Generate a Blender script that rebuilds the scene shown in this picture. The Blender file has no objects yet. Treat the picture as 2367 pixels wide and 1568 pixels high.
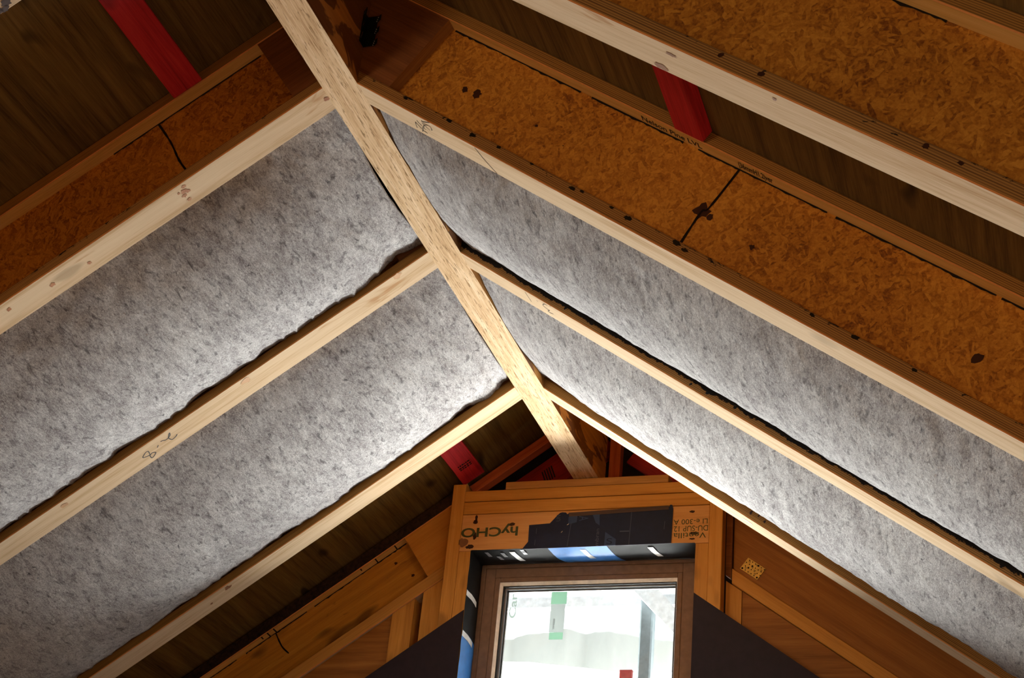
import bpy, bmesh, math, random
from mathutils import Vector, Matrix, noise
random.seed(7)
SC = bpy.context.scene
COL = SC.collection

# ------------------------------------------------------------------ camera
cam_d = bpy.data.cameras.new('camera'); cam = bpy.data.objects.new('camera', cam_d); COL.objects.link(cam)
cam_d.sensor_fit = 'HORIZONTAL'; cam_d.sensor_width = 36.0; cam_d.lens = 3727.1 / 2367 * 36
_r = Vector((0.94968, 0.30002, 0.08953)).normalized()
_f = Vector((-0.3045, 0.8188, 0.4866)).normalized()
_u = _r.cross(_f).normalized(); _r = _f.cross(_u)
cam.matrix_world = Matrix(((_r.x, _u.x, -_f.x, 1.8115), (_r.y, _u.y, -_f.y, -3.2572), (_r.z, _u.z, -_f.z, -2.8555), (0, 0, 0, 1)))
cam_d.clip_start = 0.05
SC.camera = cam

# ------------------------------------------------------------------ sky, daylight, added fill, exposure
SC.view_settings.view_transform = 'Standard'; SC.view_settings.look = 'None'
SC.view_settings.exposure = 0.0; SC.view_settings.gamma = 1.0; SC.view_settings.use_curve_mapping = False
w = bpy.data.worlds.new('sky'); SC.world = w; w.use_nodes = True
w.node_tree.nodes['Background'].inputs[0].default_value = (0.93, 0.97, 1.0, 1)
w.node_tree.nodes['Background'].inputs[1].default_value = 2.4

def area(name, loc, target, sx, sy, power, color):
    l = bpy.data.lights.new(name, 'AREA'); l.shape = 'RECTANGLE'; l.size = sx; l.size_y = sy
    l.energy = power; l.color = color
    o = bpy.data.objects.new(name, l); COL.objects.link(o); o.location = loc
    o.rotation_euler = (Vector(target) - Vector(loc)).to_track_quat('-Z', 'Y').to_euler()
    return o
# bright sunlit ground outside, below the sight line, shining up through the tall window
area('daylight_outside', (-0.2, 4.85, -2.9), (0.0, 0.8, -0.9), 3.6, 2.6, 330, (1.0, 0.99, 0.97))
area('daylight_garden', (-0.35, 4.85, -1.6), (0.0, 2.8, -1.0), 3.4, 2.2, 2050, (1.0, 0.995, 0.98))
# added warm fill lamp, low right of the camera, no real source there
area('fill_low_right', (2.45, -2.9, -3.7), (0.6, 0.4, -0.4), 1.0, 1.2, 14, (1.0, 0.82, 0.64))
# made-up fill lamp behind the camera; the back wall has no window
area('fill_back_left', (-2.0, -6.3, -1.75), (0.3, 2.7, -0.6), 1.2, 1.0, 72, (1.0, 0.80, 0.58))
try:
    SC.cycles.use_denoising = True
    SC.cycles.max_bounces = 8; SC.cycles.diffuse_bounces = 4; SC.cycles.adaptive_threshold = 0.02; SC.cycles.transparent_max_bounces = 12
    SC.cycles.sample_clamp_indirect = 6.0
except Exception: pass

# ------------------------------------------------------------------ material helpers
class Mat:
    def __init__(s, name):
        s.m = bpy.data.materials.new(name); s.m.use_nodes = True; s.nt = s.m.node_tree
        s.bsdf = s.nt.nodes['Principled BSDF']; s.out = s.nt.nodes['Material Output']
    def n(s, t, **kw):
        nd = s.nt.nodes.new(t)
        for k, v in kw.items():
            if k in nd.inputs.keys():
                s.put(nd.inputs[k], v)
            else: setattr(nd, k, v)
        return nd
    def put(s, sock, v):
        if isinstance(v, bpy.types.NodeSocket): s.nt.links.new(v, sock)
        elif isinstance(v, bpy.types.Node): s.nt.links.new(v.outputs[0], sock)
        else: sock.default_value = v
    def coords(s, scale=(1, 1, 1), rot=(0, 0, 0), rand=True, loc=(0, 0, 0)):
        tc = s.n('ShaderNodeTexCoord'); v = tc.outputs['Object']
        if rand:
            oi = s.n('ShaderNodeObjectInfo'); ml = s.n('ShaderNodeMath', operation='MULTIPLY')
            s.put(ml.inputs[0], oi.outputs['Random']); ml.inputs[1].default_value = 17.3
            ad = s.n('ShaderNodeVectorMath', operation='ADD'); s.put(ad.inputs[0], v); s.put(ad.inputs[1], ml.outputs[0]); v = ad.outputs[0]
        mp = s.n('ShaderNodeMapping'); s.put(mp.inputs['Vector'], v)
        mp.inputs['Scale'].default_value = scale; mp.inputs['Rotation'].default_value = rot; mp.inputs['Location'].default_value = loc
        return mp.outputs[0]
    def noise(s, vec, scale=1.0, detail=4.0, rough=0.55, dist=0.0):
        nd = s.n('ShaderNodeTexNoise'); s.put(nd.inputs['Vector'], vec)
        nd.inputs['Scale'].default_value = scale; nd.inputs['Detail'].default_value = detail
        nd.inputs['Roughness'].default_value = rough; nd.inputs['Distortion'].default_value = dist
        return nd.outputs[0]
    def ramp(s, fac, stops, interp='LINEAR'):
        nd = s.n('ShaderNodeValToRGB'); s.put(nd.inputs[0], fac); cr = nd.color_ramp; cr.interpolation = interp
        while len(cr.elements) < len(stops): cr.elements.new(0.5)
        for e, (p, c) in zip(cr.elements, stops):
            e.position = p; e.color = (*c, 1) if len(c) == 3 else c
        return nd.outputs[0]
    def math(s, op, a, b=0.0):
        nd = s.n('ShaderNodeMath', operation=op); s.put(nd.inputs[0], a); s.put(nd.inputs[1], b); return nd.outputs[0]
    def mix(s, fac, a, b, blend='MIX'):
        nd = s.n('ShaderNodeMix', data_type='RGBA', blend_type=blend)
        s.put(nd.inputs[0], fac); s.put(nd.inputs[6], a if not isinstance(a, tuple) else (*a, 1)); s.put(nd.inputs[7], b if not isinstance(b, tuple) else (*b, 1))
        return nd.outputs[2]
    def sep(s, vec):
        nd = s.n('ShaderNodeSeparateXYZ'); s.put(nd.inputs[0], vec); return nd.outputs
    def bump(s, h, strength=0.2, dist=0.002):
        nd = s.n('ShaderNodeBump'); s.put(nd.inputs['Height'], h); nd.inputs['Strength'].default_value = strength
        nd.inputs['Distance'].default_value = dist; s.put(s.bsdf.inputs['Normal'], nd.outputs[0])
    def finish(s, col, rough=0.7, metal=0.0, spec=0.3):
        s.put(s.bsdf.inputs['Base Color'], col if not isinstance(col, tuple) else (*col, 1))
        s.put(s.bsdf.inputs['Roughness'], rough); s.bsdf.inputs['Metallic'].default_value = metal
        s.bsdf.inputs['Specular IOR Level'].default_value = spec
        return s.m
W_, B_ = (1, 1, 1), (0, 0, 0)

def ax(axis, along, across):
    v = [across] * 3; v[axis] = along; return tuple(v)

def timber(name, light, mid, dark, axis=0, rough=0.65, knots=0.0, stain=None, contrast=(.3, .5, .72), layers=0.0, spec=.3):
    """sawn timber with the grain along one local axis"""
    m = Mat(name)
    g1 = m.noise(m.coords(ax(axis, 1.3, 26)), 1.0, 5, .6, .6)
    g2 = m.noise(m.coords(ax(axis, 9, 260)), 1.0, 3, .6, .2)
    f = m.math('ADD', m.math('MULTIPLY', g1, .68), m.math('MULTIPLY', g2, .32))
    col = m.ramp(f, [(contrast[0], dark), (contrast[1], mid), (contrast[2], light)])
    if knots:
        k = m.noise(m.coords(ax(axis, 4, 9), loc=(3, 1, 2)), 1.0, 1, .4)
        kf = m.ramp(k, [(.70, B_), (.76, W_)])
        col = m.mix(m.math('MULTIPLY', kf, knots), col, tuple(c * .35 for c in dark))
    if layers:
        z = m.sep(m.coords((1, 1, 1), rand=False))[2]
        ls = m.math('SINE', m.math('MULTIPLY', z, 2 * math.pi / layers))
        lf = m.ramp(ls, [(.62, B_), (.98, W_)])
        col = m.mix(m.math('MULTIPLY', lf, .55), col, tuple(c * .45 for c in dark))
    if stain:
        sc, thr, amt, scol = stain
        st = m.ramp(m.noise(m.coords(ax(axis, sc * .5, sc * 2)), 1.0, 4, .65, .8), [(thr, B_), (thr + .05, W_)])
        col = m.mix(m.math('MULTIPLY', st, amt), col, scol)
    m.bump(f, .25, .0015)
    return m.finish(col, rough, spec=spec)

def lvl_edge(name, light, dark, bleed=0.0, axis=0):
    """layered veneer edge: thin dark glue lines along the length; bleed = black resin creeping from the upper arris"""
    m = Mat(name)
    z = m.sep(m.coords((1, 1, 1), rand=False))[2]
    wob = m.noise(m.coords(ax(axis, 2, 20)), 1.0, 2)
    zz = m.math('ADD', z, m.math('MULTIPLY', wob, .004))
    ln = m.math('SINE', m.math('MULTIPLY', zz, 2 * math.pi / .0052))
    g = m.noise(m.coords(ax(axis, 3, 240)), 1.0, 4, .65, .3)
    f = m.math('ADD', m.math('MULTIPLY', m.math('ADD', m.math('MULTIPLY', ln, .5), .5), .35), m.math('MULTIPLY', g, .65))
    col = m.ramp(f, [(.25, dark), (.62, light)])
    if bleed:
        n1 = m.noise(m.coords((14, 14, 30)), 1.0, 5, .7, .4)
        n2 = m.noise(m.coords((60, 60, 90)), 1.0, 3, .7, .4)
        nn = m.math('ADD', m.math('MULTIPLY', n1, .65), m.math('MULTIPLY', n2, .35))
        hz = m.math('MULTIPLY', m.math('SUBTRACT', z, (.0135 if bleed >= 1 else .024)), (20.0 if bleed >= 1 else 14.0) * bleed)
        st = m.ramp(m.math('ADD', nn, hz), [(.60, B_), (.64, W_)])
        col = m.mix(st, col, (.006, .003, .002))
    return m.finish(col, .7)

def osb(name, light, mid, dark):
    m = Mat(name)
    base = m.coords((1, 1, 1))
    wn = m.n('ShaderNodeTexNoise'); m.put(wn.inputs['Vector'], base); wn.inputs['Scale'].default_value = 14
    wd = m.n('ShaderNodeVectorMath', operation='SCALE'); m.put(wd.inputs[0], wn.outputs[1]); wd.inputs['Scale'].default_value = .012
    wa = m.n('ShaderNodeVectorMath', operation='ADD'); m.put(wa.inputs[0], base); m.put(wa.inputs[1], wd.outputs[0])
    vals = []
    for k, (rz, sx, sz) in enumerate([(.35, 30, 105), (1.25, 38, 125), (-.55, 29, 92), (2.2, 42, 135)]):
        mp = m.n('ShaderNodeMapping'); m.put(mp.inputs[0], wa.outputs[0]); mp.inputs['Rotation'].default_value = (0, rz, 0)
        mp2 = m.n('ShaderNodeMapping'); m.put(mp2.inputs[0], mp.outputs[0]); mp2.inputs['Scale'].default_value = (sx, 30, sz); mp2.inputs['Location'].default_value = (k * 3.1, k, k * 1.7)
        v = m.n('ShaderNodeTexVoronoi'); m.put(v.inputs['Vector'], mp2.outputs[0]); v.inputs['Scale'].default_value = 1.0
        vals.append(m.sep(v.outputs['Color'])[0])
    sel = m.noise(base, 30, 2)
    a = m.mix(m.ramp(sel, [(.44, B_), (.5, W_)]), vals[0], vals[1])
    b = m.mix(m.ramp(m.noise(base, 22, 2), [(.48, B_), (.54, W_)]), vals[2], vals[3])
    c = m.mix(m.ramp(m.noise(base, 41, 1), [(.47, B_), (.52, W_)]), a, b)
    fine = m.noise(base, 160, 4, .7)
    f = m.math('ADD', m.math('MULTIPLY', c, .38), m.math('MULTIPLY', fine, .70))
    big = m.noise(base, 3.0, 3)
    f = m.math('ADD', f, m.math('MULTIPLY', m.math('SUBTRACT', big, .5), .55))
    col = m.ramp(f, [(.22, dark), (.50, mid), (.82, light)])
    sp = m.ramp(m.noise(base, 16, 3, .6, .6), [(.735, B_), (.75, W_)])
    col = m.mix(m.math('MULTIPLY', sp, .85), col, (.02, .006, .002))
    m.bump(f, .35, .002)
    return m.finish(col, .6)

def felt(name):
    m = Mat(name)
    fib = m.noise(m.coords((360, 150, 360)), 1.0, 4, .7, .9)
    fib2 = m.noise(m.coords((150, 46, 150), loc=(4, 4, 4)), 1.0, 4, .7, .6)
    mott = m.noise(m.coords((26, 8, 26)), 1.0, 5, .7, .4)
    big = m.noise(m.coords((3, 2, 3)), 1.0, 3)
    f = m.math('ADD', m.math('ADD', m.math('MULTIPLY', fib, .42), m.math('MULTIPLY', mott, .24)), m.math('ADD', m.math('MULTIPLY', big, .10), m.math('MULTIPLY', fib2, .24)))
    col = m.ramp(f, [(.36, (.10, .082, .085)), (.45, (.28, .255, .257)), (.53, (.49, .47, .465)), (.64, (.80, .79, .77))])
    s1 = m.ramp(m.noise(m.coords((55, 20, 55)), 1.0, 4, .65, .5), [(.545, B_), (.69, W_)])
    col = m.mix(m.math('MULTIPLY', s1, .75), col, (.075, .066, .07))
    s2 = m.ramp(m.noise(m.coords((34, 18, 34), loc=(5, 3, 9)), 1.0, 4, .65, .3), [(.66, B_), (.74, W_)])
    col = m.mix(m.math('MULTIPLY', s2, .85), col, (.035, .033, .04))
    s3 = m.ramp(m.noise(m.coords((30, 30, 30), loc=(15, 8, 1)), 1.0, 3, .6, .5), [(.75, B_), (.78, W_)])
    col = m.mix(m.math('MULTIPLY', s3, .8), col, (.06, .12, .20))
    s4 = m.ramp(m.noise(m.coords((90, 60, 90), loc=(2, 18, 1)), 1.0, 3, .6, .3), [(.68, B_), (.76, W_)])
    col = m.mix(m.math('MULTIPLY', s4, .5), col, (.26, .14, .07))
    m.bump(m.math('ADD', fib, m.math('MULTIPLY', fib2, 1.5)), .6, .004)
    m.bsdf.inputs['Sheen Weight'].default_value = .1
    return m.finish(col, .95, spec=.05)

def plain(name, col, rough=.6, metal=0.0, spec=.3, mott=0.15, scale=30):
    m = Mat(name)
    n = m.noise(m.coords((1, 1, 1)), scale, 4, .6)
    c = m.ramp(n, [(.3, tuple(x * (1 - mott) for x in col)), (.7, tuple(min(1, x * (1 + mott)) for x in col))])
    m.bump(n, .08, .001)
    return m.finish(c, rough, metal, spec)

# timber palette
M_flange = timber('pine_flange_face', (.715, .555, .38), (.64, .47, .305), (.44, .27, .13), 0, rough=.92, spec=.04, knots=.35, stain=(5, .66, .55, (.42, .20, .08)))
M_arris = plain('orange_arris', (.70, .27, .07), .6)
M_edge = lvl_edge('laminated_edge', (.42, .20, .04), (.14, .055, .010))
M_edge_l = lvl_edge('light_laminated_edge', (.74, .38, .09), (.42, .18, .034))
M_edge_b = lvl_edge('laminated_edge_resin_bled', (.42, .21, .055), (.14, .06, .014), 1.0)
M_edge_s = lvl_edge('laminated_edge_spotted', (.40, .20, .05), (.13, .05, .012), .45)
M_flange_top = timber('top_flange_face', (.88, .58, .21), (.78, .47, .135), (.52, .28, .065), 0)
M_osb = osb('strand_board', (.66, .29, .034), (.45, .165, .013), (.17, .046, .004))
M_stiff = timber('stiffener_plywood', (.30, .11, .03), (.21, .07, .017), (.11, .033, .008), 0)
M_stiff_e = timber('stiffener_edge', (.50, .27, .08), (.40, .2, .05), (.25, .1, .03), 2)
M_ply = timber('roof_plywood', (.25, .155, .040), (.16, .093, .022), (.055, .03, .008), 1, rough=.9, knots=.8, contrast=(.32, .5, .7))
M_orange = timber('framing_pine', (.74, .37, .085), (.63, .285, .05), (.42, .17, .028), 0, knots=.5)
M_orange_z = timber('framing_pine_upright', (.74, .37, .085), (.63, .285, .05), (.42, .17, .028), 2, knots=.5)
M_lintel = timber('lintel_pine', (.80, .42, .15), (.70, .35, .11), (.52, .24, .06), 0)
M_pad = timber('packer_pine', (.68, .36, .12), (.60, .30, .09), (.42, .2, .05), 0)
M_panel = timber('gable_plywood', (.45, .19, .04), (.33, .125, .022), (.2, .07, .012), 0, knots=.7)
M_panel2 = timber('bright_plywood', (.76, .36, .07), (.66, .28, .045), (.48, .18, .024), 0)
M_board = timber('worn_web_board', (.74, .37, .055), (.60, .26, .03), (.38, .14, .016), 0, knots=.8, stain=(14, .62, .45, (.22, .075, .012)))
M_edge_b2 = plain('resin_blackened_edge', (.03, .014, .006), .7, mott=.8, scale=60)
M_red = timber('red_stained_timber', (.74, .055, .055), (.58, .022, .034), (.28, .008, .012), 1, knots=.5)
M_redo = timber('red_orange_timber', (.58, .15, .05), (.5, .105, .03), (.32, .05, .016), 0)
M_redo_z = timber('red_orange_timber_upright', (.58, .15, .05), (.5, .105, .03), (.32, .05, .016), 2)
M_redd = timber('dark_red_board', (.40, .025, .014), (.30, .014, .01), (.1, .005, .004), 0)
M_felt = felt('grey_fibre_batt')
M_ink = plain('black_ink', (.012, .008, .006), .6)
M_res = plain('dark_resin_spot', (.045, .013, .005), .5)
M_glue = plain('black_glue', (.005, .004, .003), .35)
M_green = plain('green_stamp_ink', (.075, .085, .03), .8)
M_black = plain('black_shiny_membrane', (.004, .0036, .0036), .6, spec=.18)
M_blue = plain('blue_shiny_tape', (.03, .17, .50), .42, spec=.4)
M_white = plain('white_print', (.75, .75, .74), .6)
M_greyp = plain('grey_print', (.07, .085, .13), .6)
M_navy = plain('navy_roof_membrane', (.006, .014, .046), .55, spec=.3)
M_navy2 = plain('blue_grey_membrane_panel', (.03, .06, .14), .55)
M_purple = plain('dark_purple_membrane', (.022, .013, .020), .6, spec=.25)
M_frame = plain('brown_window_timber', (.225, .132, .082), .55, spec=.25)
M_bead = plain('pale_glazing_bead', (.86, .74, .60), .5)
M_gasket = plain('black_gasket', (.01, .01, .01), .5)
M_spacer = plain('grey_spacer_bar', (.30, .30, .31), .35, .6)
M_steel = plain('dark_green_steel', (.035, .04, .015), .38, .8)
M_brass = plain('brassy_nail_plate', (.50, .36, .12), .4, .7)
M_hole = plain('dark_hole', (.01, .006, .004), .9)
M_grime = timber('grimy_strip', (.14, .09, .06), (.09, .055, .04), (.03, .02, .015), 0)
M_dark = plain('dark_lining', (.03, .018, .010), .9)
M_floor = timber('floor_boards', (.42, .28, .15), (.34, .21, .1), (.22, .13, .06), 1)

def mk_beam_bottom():
    m = Mat('beam_laminated_edge')
    g1 = m.noise(m.coords((34, 2.2, 34)), 1.0, 4, .6, .5)
    g2 = m.noise(m.coords((260, 9, 260)), 1.0, 3, .6, .3)
    col = m.ramp(m.math('ADD', m.math('MULTIPLY', g1, .5), m.math('MULTIPLY', g2, .5)), [(.32, (.40, .235, .115)), (.48, (.60, .405, .235)), (.66, (.76, .57, .38))])
    d = m.ramp(m.noise(m.coords((240, 17, 240), loc=(1, 5, 2)), 1.0, 3, .65, .3), [(.57, B_), (.64, W_)])
    col = m.mix(m.math('MULTIPLY', d, .75), col, (.16, .085, .03))
    m.bump(g2, .3, .002)
    return m.finish(col, .92, spec=.05)
M_beam_b = mk_beam_bottom()
def mk_beam_side():
    m = Mat('beam_stained_face')
    g = m.noise(m.coords((30, 2, 30)), 1.0, 4, .6, .6)
    col = m.ramp(g, [(.3, (.44, .18, .035)), (.7, (.70, .33, .075))])
    s = m.ramp(m.noise(m.coords((12, 4.2, 12)), 1.0, 3, .6, 1.0), [(.47, B_), (.51, W_)])
    col = m.mix(m.math('MULTIPLY', s, .8), col, (.11, .032, .010))
    return m.finish(col, .6)
M_beam_s = mk_beam_side()

def mk_glass():
    m = Mat('window_glass'); nt = m.nt
    t = m.n('ShaderNodeBsdfTransparent'); g = m.n('ShaderNodeBsdfGlossy'); g.inputs['Roughness'].default_value = .02
    t.inputs[0].default_value = (.95, .97, .96, 1)
    fr = m.n('ShaderNodeFresnel'); fr.inputs[0].default_value = 1.35
    mx = m.n('ShaderNodeMixShader'); m.put(mx.inputs[0], fr.outputs[0]); m.put(mx.inputs[1], t.outputs[0]); m.put(mx.inputs[2], g.outputs[0])
    nt.links.new(mx.outputs[0], m.out.inputs[0]); return m.m
M_glass = mk_glass()
def mk_wrap(name, col, trans=.6):
    m = Mat(name); n = m.noise(m.coords((3, 3, 1)), 2.0, 4, .6, 1.0)
    c = m.ramp(n, [(.3, tuple(x * .93 for x in col)), (.6, col)])
    d = m.n('ShaderNodeBsdfDiffuse'); t = m.n('ShaderNodeBsdfTranslucent'); m.put(d.inputs[0], c); m.put(t.inputs[0], c)
    mx = m.n('ShaderNodeMixShader'); mx.inputs[0].default_value = trans; m.put(mx.inputs[1], d.outputs[0]); m.put(mx.inputs[2], t.outputs[0])
    m.nt.links.new(mx.outputs[0], m.out.inputs[0]); return m.m
M_wrap = mk_wrap('white_scaffold_wrap', (.97, .97, .97))
M_wrap2 = mk_wrap('crumpled_white_wrap', (.50, .51, .48), .45)
M_scaf = plain('galvanised_scaffold', (.15, .18, .19), .6)
M_scaf2 = plain('pale_scaffold_tube', (.78, .81, .84), .6)
M_sgreen = mk_wrap('green_sticker_print', (.21, .286, .237), .85)
M_sgrey = mk_wrap('grey_sticker_print', (.27, .282, .276), .85)
M_print = mk_wrap('faded_print', (.26, .29, .27), .85)
M_stw = mk_wrap('white_sticker_film', (.40, .40, .40), .9)

# ------------------------------------------------------------------ mesh helpers
MW = {}
def tag(o, label=None, cat=None, group=None, kind=None):
    if label: o['label'] = label
    if cat: o['category'] = cat
    if group: o['group'] = group
    if kind: o['kind'] = kind
    return o
def thing(name, M, label, cat, group=None, kind=None):
    o = bpy.data.objects.new(name, None); COL.objects.link(o); o.empty_display_size = .05
    o.matrix_world = M; MW[o] = M.copy()
    return tag(o, label, cat, group, kind)
def link_bm(name, bm, mats, parent=None, loc=None, smooth=False, recalc=True):
    if recalc: bmesh.ops.recalc_face_normals(bm, faces=bm.faces)
    if loc is not None:
        bmesh.ops.translate(bm, verts=bm.verts, vec=-Vector(loc))
    me = bpy.data.meshes.new(name); bm.to_mesh(me); bm.free()
    for mt in (mats if isinstance(mats, (list, tuple)) else [mats]): me.materials.append(mt)
    if smooth:
        for p in me.polygons: p.use_smooth = True
    o = bpy.data.objects.new(name, me); COL.objects.link(o)
    if parent is not None: o.parent = parent
    if loc is not None: o.location = loc
    return o
def add_box(bm, x0, x1, y0, y1, z0, z1, bev=0.0, mi=0):
    vs = [bm.verts.new((x, y, z)) for x in (x0, x1) for y in (y0, y1) for z in (z0, z1)]
    F = [(0, 1, 3, 2), (4, 6, 7, 5), (0, 4, 5, 1), (2, 3, 7, 6), (0, 2, 6, 4), (1, 5, 7, 3)]
    fs = [bm.faces.new([vs[i] for i in f]) for f in F]
    for f in fs: f.material_index = mi
    if bev:
        es = set(e for f in fs for e in f.edges)
        bmesh.ops.recalc_face_normals(bm, faces=fs)
        bmesh.ops.bevel(bm, geom=list(es), offset=bev, segments=1, affect='EDGES')
    return vs
def add_prism(bm, pts, d, mi=0):
    """closed polygon pts (3-D, coplanar) extruded by vector d"""
    d = Vector(d); a = [bm.verts.new(p) for p in pts]; b = [bm.verts.new(Vector(p) + d) for p in pts]; n = len(pts)
    fs = [bm.faces.new(a), bm.faces.new(b[::-1])] + [bm.faces.new((a[i], b[i], b[(i + 1) % n], a[(i + 1) % n])) for i in range(n)]
    for f in fs: f.material_index = mi
    return fs
def box_thing(name, x0, x1, y0, y1, z0, z1, mat, label, cat, group=None, bev=.002, kind=None):
    bm = bmesh.new(); add_box(bm, x0, x1, y0, y1, z0, z1, bev)
    o = link_bm(name, bm, mat, loc=((x0 + x1) / 2, (y0 + y1) / 2, z0)); return tag(o, label, cat, group, kind)
def add_ribbon(bm, pts, wdt, nrm, thick=.0006, mi=0):
    """a pen stroke: narrow strip along pts lying on a face whose outward normal is nrm"""
    nrm = Vector(nrm); P = [Vector(p) for p in pts]; L = []; Rr = []
    for i, p in enumerate(P):
        t = (P[min(i + 1, len(P) - 1)] - P[max(i - 1, 0)])
        if t.length < 1e-9: t = Vector((1, 0, 0))
        sd = t.normalized().cross(nrm).normalized()
        ww = wdt(i / (len(P) - 1)) if callable(wdt) else wdt
        q = p + nrm * thick
        L.append(bm.verts.new(q + sd * ww / 2)); Rr.append(bm.verts.new(q - sd * ww / 2))
    for i in range(len(P) - 1):
        f = bm.faces.new((L[i], L[i + 1], Rr[i + 1], Rr[i])); f.material_index = mi
def smooth_path(pts, k=4):
    out = []
    n = len(pts); P = [Vector(p) for p in pts]
    for i in range(n - 1):
        p0, p1, p2, p3 = P[max(i - 1, 0)], P[i], P[i + 1], P[min(i + 2, n - 1)]
        for j in range(k):
            t = j / k
            out.append(.5 * ((2 * p1) + (p2 - p0) * t + (2 * p0 - 5 * p1 + 4 * p2 - p3) * t * t + (3 * p1 - p0 - 3 * p2 + p3) * t ** 3))
    out.append(P[-1]); return out
def text_obj(name, s, h, origin, xdir, updir, mat, parent=None, fit=None, lift=.0008, bold=0.0):
    """lettering of cap height h whose baseline starts at origin; fit = overall length"""
    cu = bpy.data.curves.new('t', 'FONT'); cu.body = s; cu.size = 1.0; cu.extrude = .002; cu.offset = bold
    ob = bpy.data.objects.new('t', cu); COL.objects.link(ob)
    dg = bpy.context.evaluated_depsgraph_get(); me = bpy.data.meshes.new_from_object(ob.evaluated_get(dg))
    bpy.data.objects.remove(ob); bpy.data.curves.remove(cu)
    xd = Vector(xdir).normalized(); ud = Vector(updir).normalized(); nd = xd.cross(ud)
    xs = [v.co.x for v in me.vertices]; x0 = min(xs); wd = max(xs) - x0
    sy = h / .70; sx = sy if fit is None else fit / wd
    for v in me.vertices:
        c = v.co.copy()
        v.co = Vector(origin) + xd * ((c.x - x0) * sx) + ud * (c.y * sy) + nd * (lift + c.z * .1)
    me.materials.clear(); me.materials.append(mat)
    me.name = name; o = bpy.data.objects.new(name, me); COL.objects.link(o)
    if parent is not None:
        o.parent = parent
    return o

# ------------------------------------------------------------------ roof frame
A = math.radians(35.52); CA, SA, TA = math.cos(A), math.sin(A), math.tan(A)
BEAM = .054; FW = .101; FT = .037; DEP = .343; SEND = 3.25
def roofM(side, y):
    R = Matrix.Rotation(A, 4, 'Y')
    if side == 'L': R = Matrix.Rotation(math.pi, 4, 'Z') @ R
    return Matrix.Translation((0, y, 0)) @ R
def lp(side, s, dy, h): return Vector((s, dy if side == 'R' else -dy, h))
def s_plumb(h, x=BEAM): return (x - h * SA) / CA
def add_bar(bm, side, sec, s0, s1, skew=0.0, mats=None):
    """section polygon (dy,h) swept down the slope; plumb cut at the ridge when s0 is None, at wall position x when s0 = ('x', x)"""
    def st(h): return s_plumb(h) if s0 is None else (s_plumb(h, s0[1]) if isinstance(s0, tuple) else s0)
    a = [bm.verts.new(lp(side, st(h), dy + skew * (st(h) - .6), h)) for dy, h in sec]
    b = [bm.verts.new(lp(side, s1, dy + skew * (s1 - .6), h)) for dy, h in sec]; n = len(sec)
    fs = [bm.faces.new(a), bm.faces.new(b[::-1])]
    for i in range(n):
        f = bm.faces.new((a[i], b[i], b[(i + 1) % n], a[(i + 1) % n]))
        if mats: f.material_index = mats[i]
        fs.append(f)
    return fs
def rect(y0, y1, h0, h1, c=.0025):
    return [(y0 + c, h0), (y1 - c, h0), (y1, h0 + c), (y1, h1 - c), (y1 - c, h1), (y0 + c, h1), (y0, h1 - c), (y0, h0 + c)]
RM = [0, 0, 1, 1, 0, 1, 1, 2]   # edge faces use the second material (bottom and top keep the veneer face)
def i_joist(side, y, label, edge=None, s0=None, skew=0.0, stiff=.16, stiff_s0=None, seams=(), bead=0.0, dep=DEP, ft=FT, web_h=None, s1=SEND, stiff_mat=None, edge_top=None, web_mat=None):
    r = thing('i_joist', roofM(side, y), label, 'roof joist', 'I-joist rafters of the roof')
    edge = edge or M_edge
    bm = bmesh.new(); add_bar(bm, side, rect(0, FW, 0, ft), s0, s1, skew, RM); fl = link_bm('bottom_flange', bm, [M_flange, edge, M_arris], r)
    top0 = dep - ft - .002
    bm = bmesh.new(); add_bar(bm, side, rect(0, FW, top0, dep), s0, s1, skew, RM); tf = link_bm('top_flange', bm, [M_flange_top, edge_top or M_edge, M_arris], r)
    bm = bmesh.new(); wc = FW / 2; add_bar(bm, side, [(wc - .0055, ft), (wc + .0055, ft), (wc + .0055, top0), (wc - .0055, top0)], s0, s1, skew)
    wb = link_bm('web', bm, web_mat or M_osb, r)
    if stiff:
        bm = bmesh.new(); e = .003
        sec = [(e, ft), (wc - .0055, ft), (wc - .0055, top0), (e, top0)]
        fs = add_bar(bm, side, sec, stiff_s0, stiff, skew)
        fs[1].material_index = 1
        link_bm('web_stiffener', bm, [stiff_mat or M_stiff, M_stiff_e], r)
    nrm = lp(side, 0, -1, 0)
    for pts in seams:
        bm = bmesh.new(); P = smooth_path([lp(side, s, wc - .0055, h) for s, h in pts], 5)
        rnd = random.Random(len(P) + int(pts[0][0] * 100))
        add_ribbon(bm, P, lambda t: .004 + .004 * rnd.random(), nrm, .0012)
        link_bm('web_joint', bm, M_glue, r, recalc=False)
    if bead:
        rnd = random.Random(int(bead * 1000)); s = stiff + .01 if stiff else .2
        while s < 2.6:
            ln = rnd.uniform(.15, .55)
            if rnd.random() < bead:
                bm = bmesh.new(); n = max(3, int(ln / .012)); P = [lp(side, s + ln * i / n, wc - .0055, top0 - .0015) for i in range(n + 1)]
                add_ribbon(bm, P, lambda t: .003 + .006 * rnd.random() * (1 if rnd.random() < .8 else 1.8), nrm, .0015)
                link_bm('glue_bead', bm, M_glue, r, recalc=False)
            s += ln + rnd.uniform(0.0, .06)
    return r
def marks(joist, side, strokes, w=.0032, mat=None):
    for st in strokes:
        bm = bmesh.new(); add_ribbon(bm, smooth_path([lp(side, s, dy, 0) for s, dy in st], 5), w, (0, 0, -1), .0006)
        link_bm('pen_mark', bm, mat or M_ink, joist, recalc=False)
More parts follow.
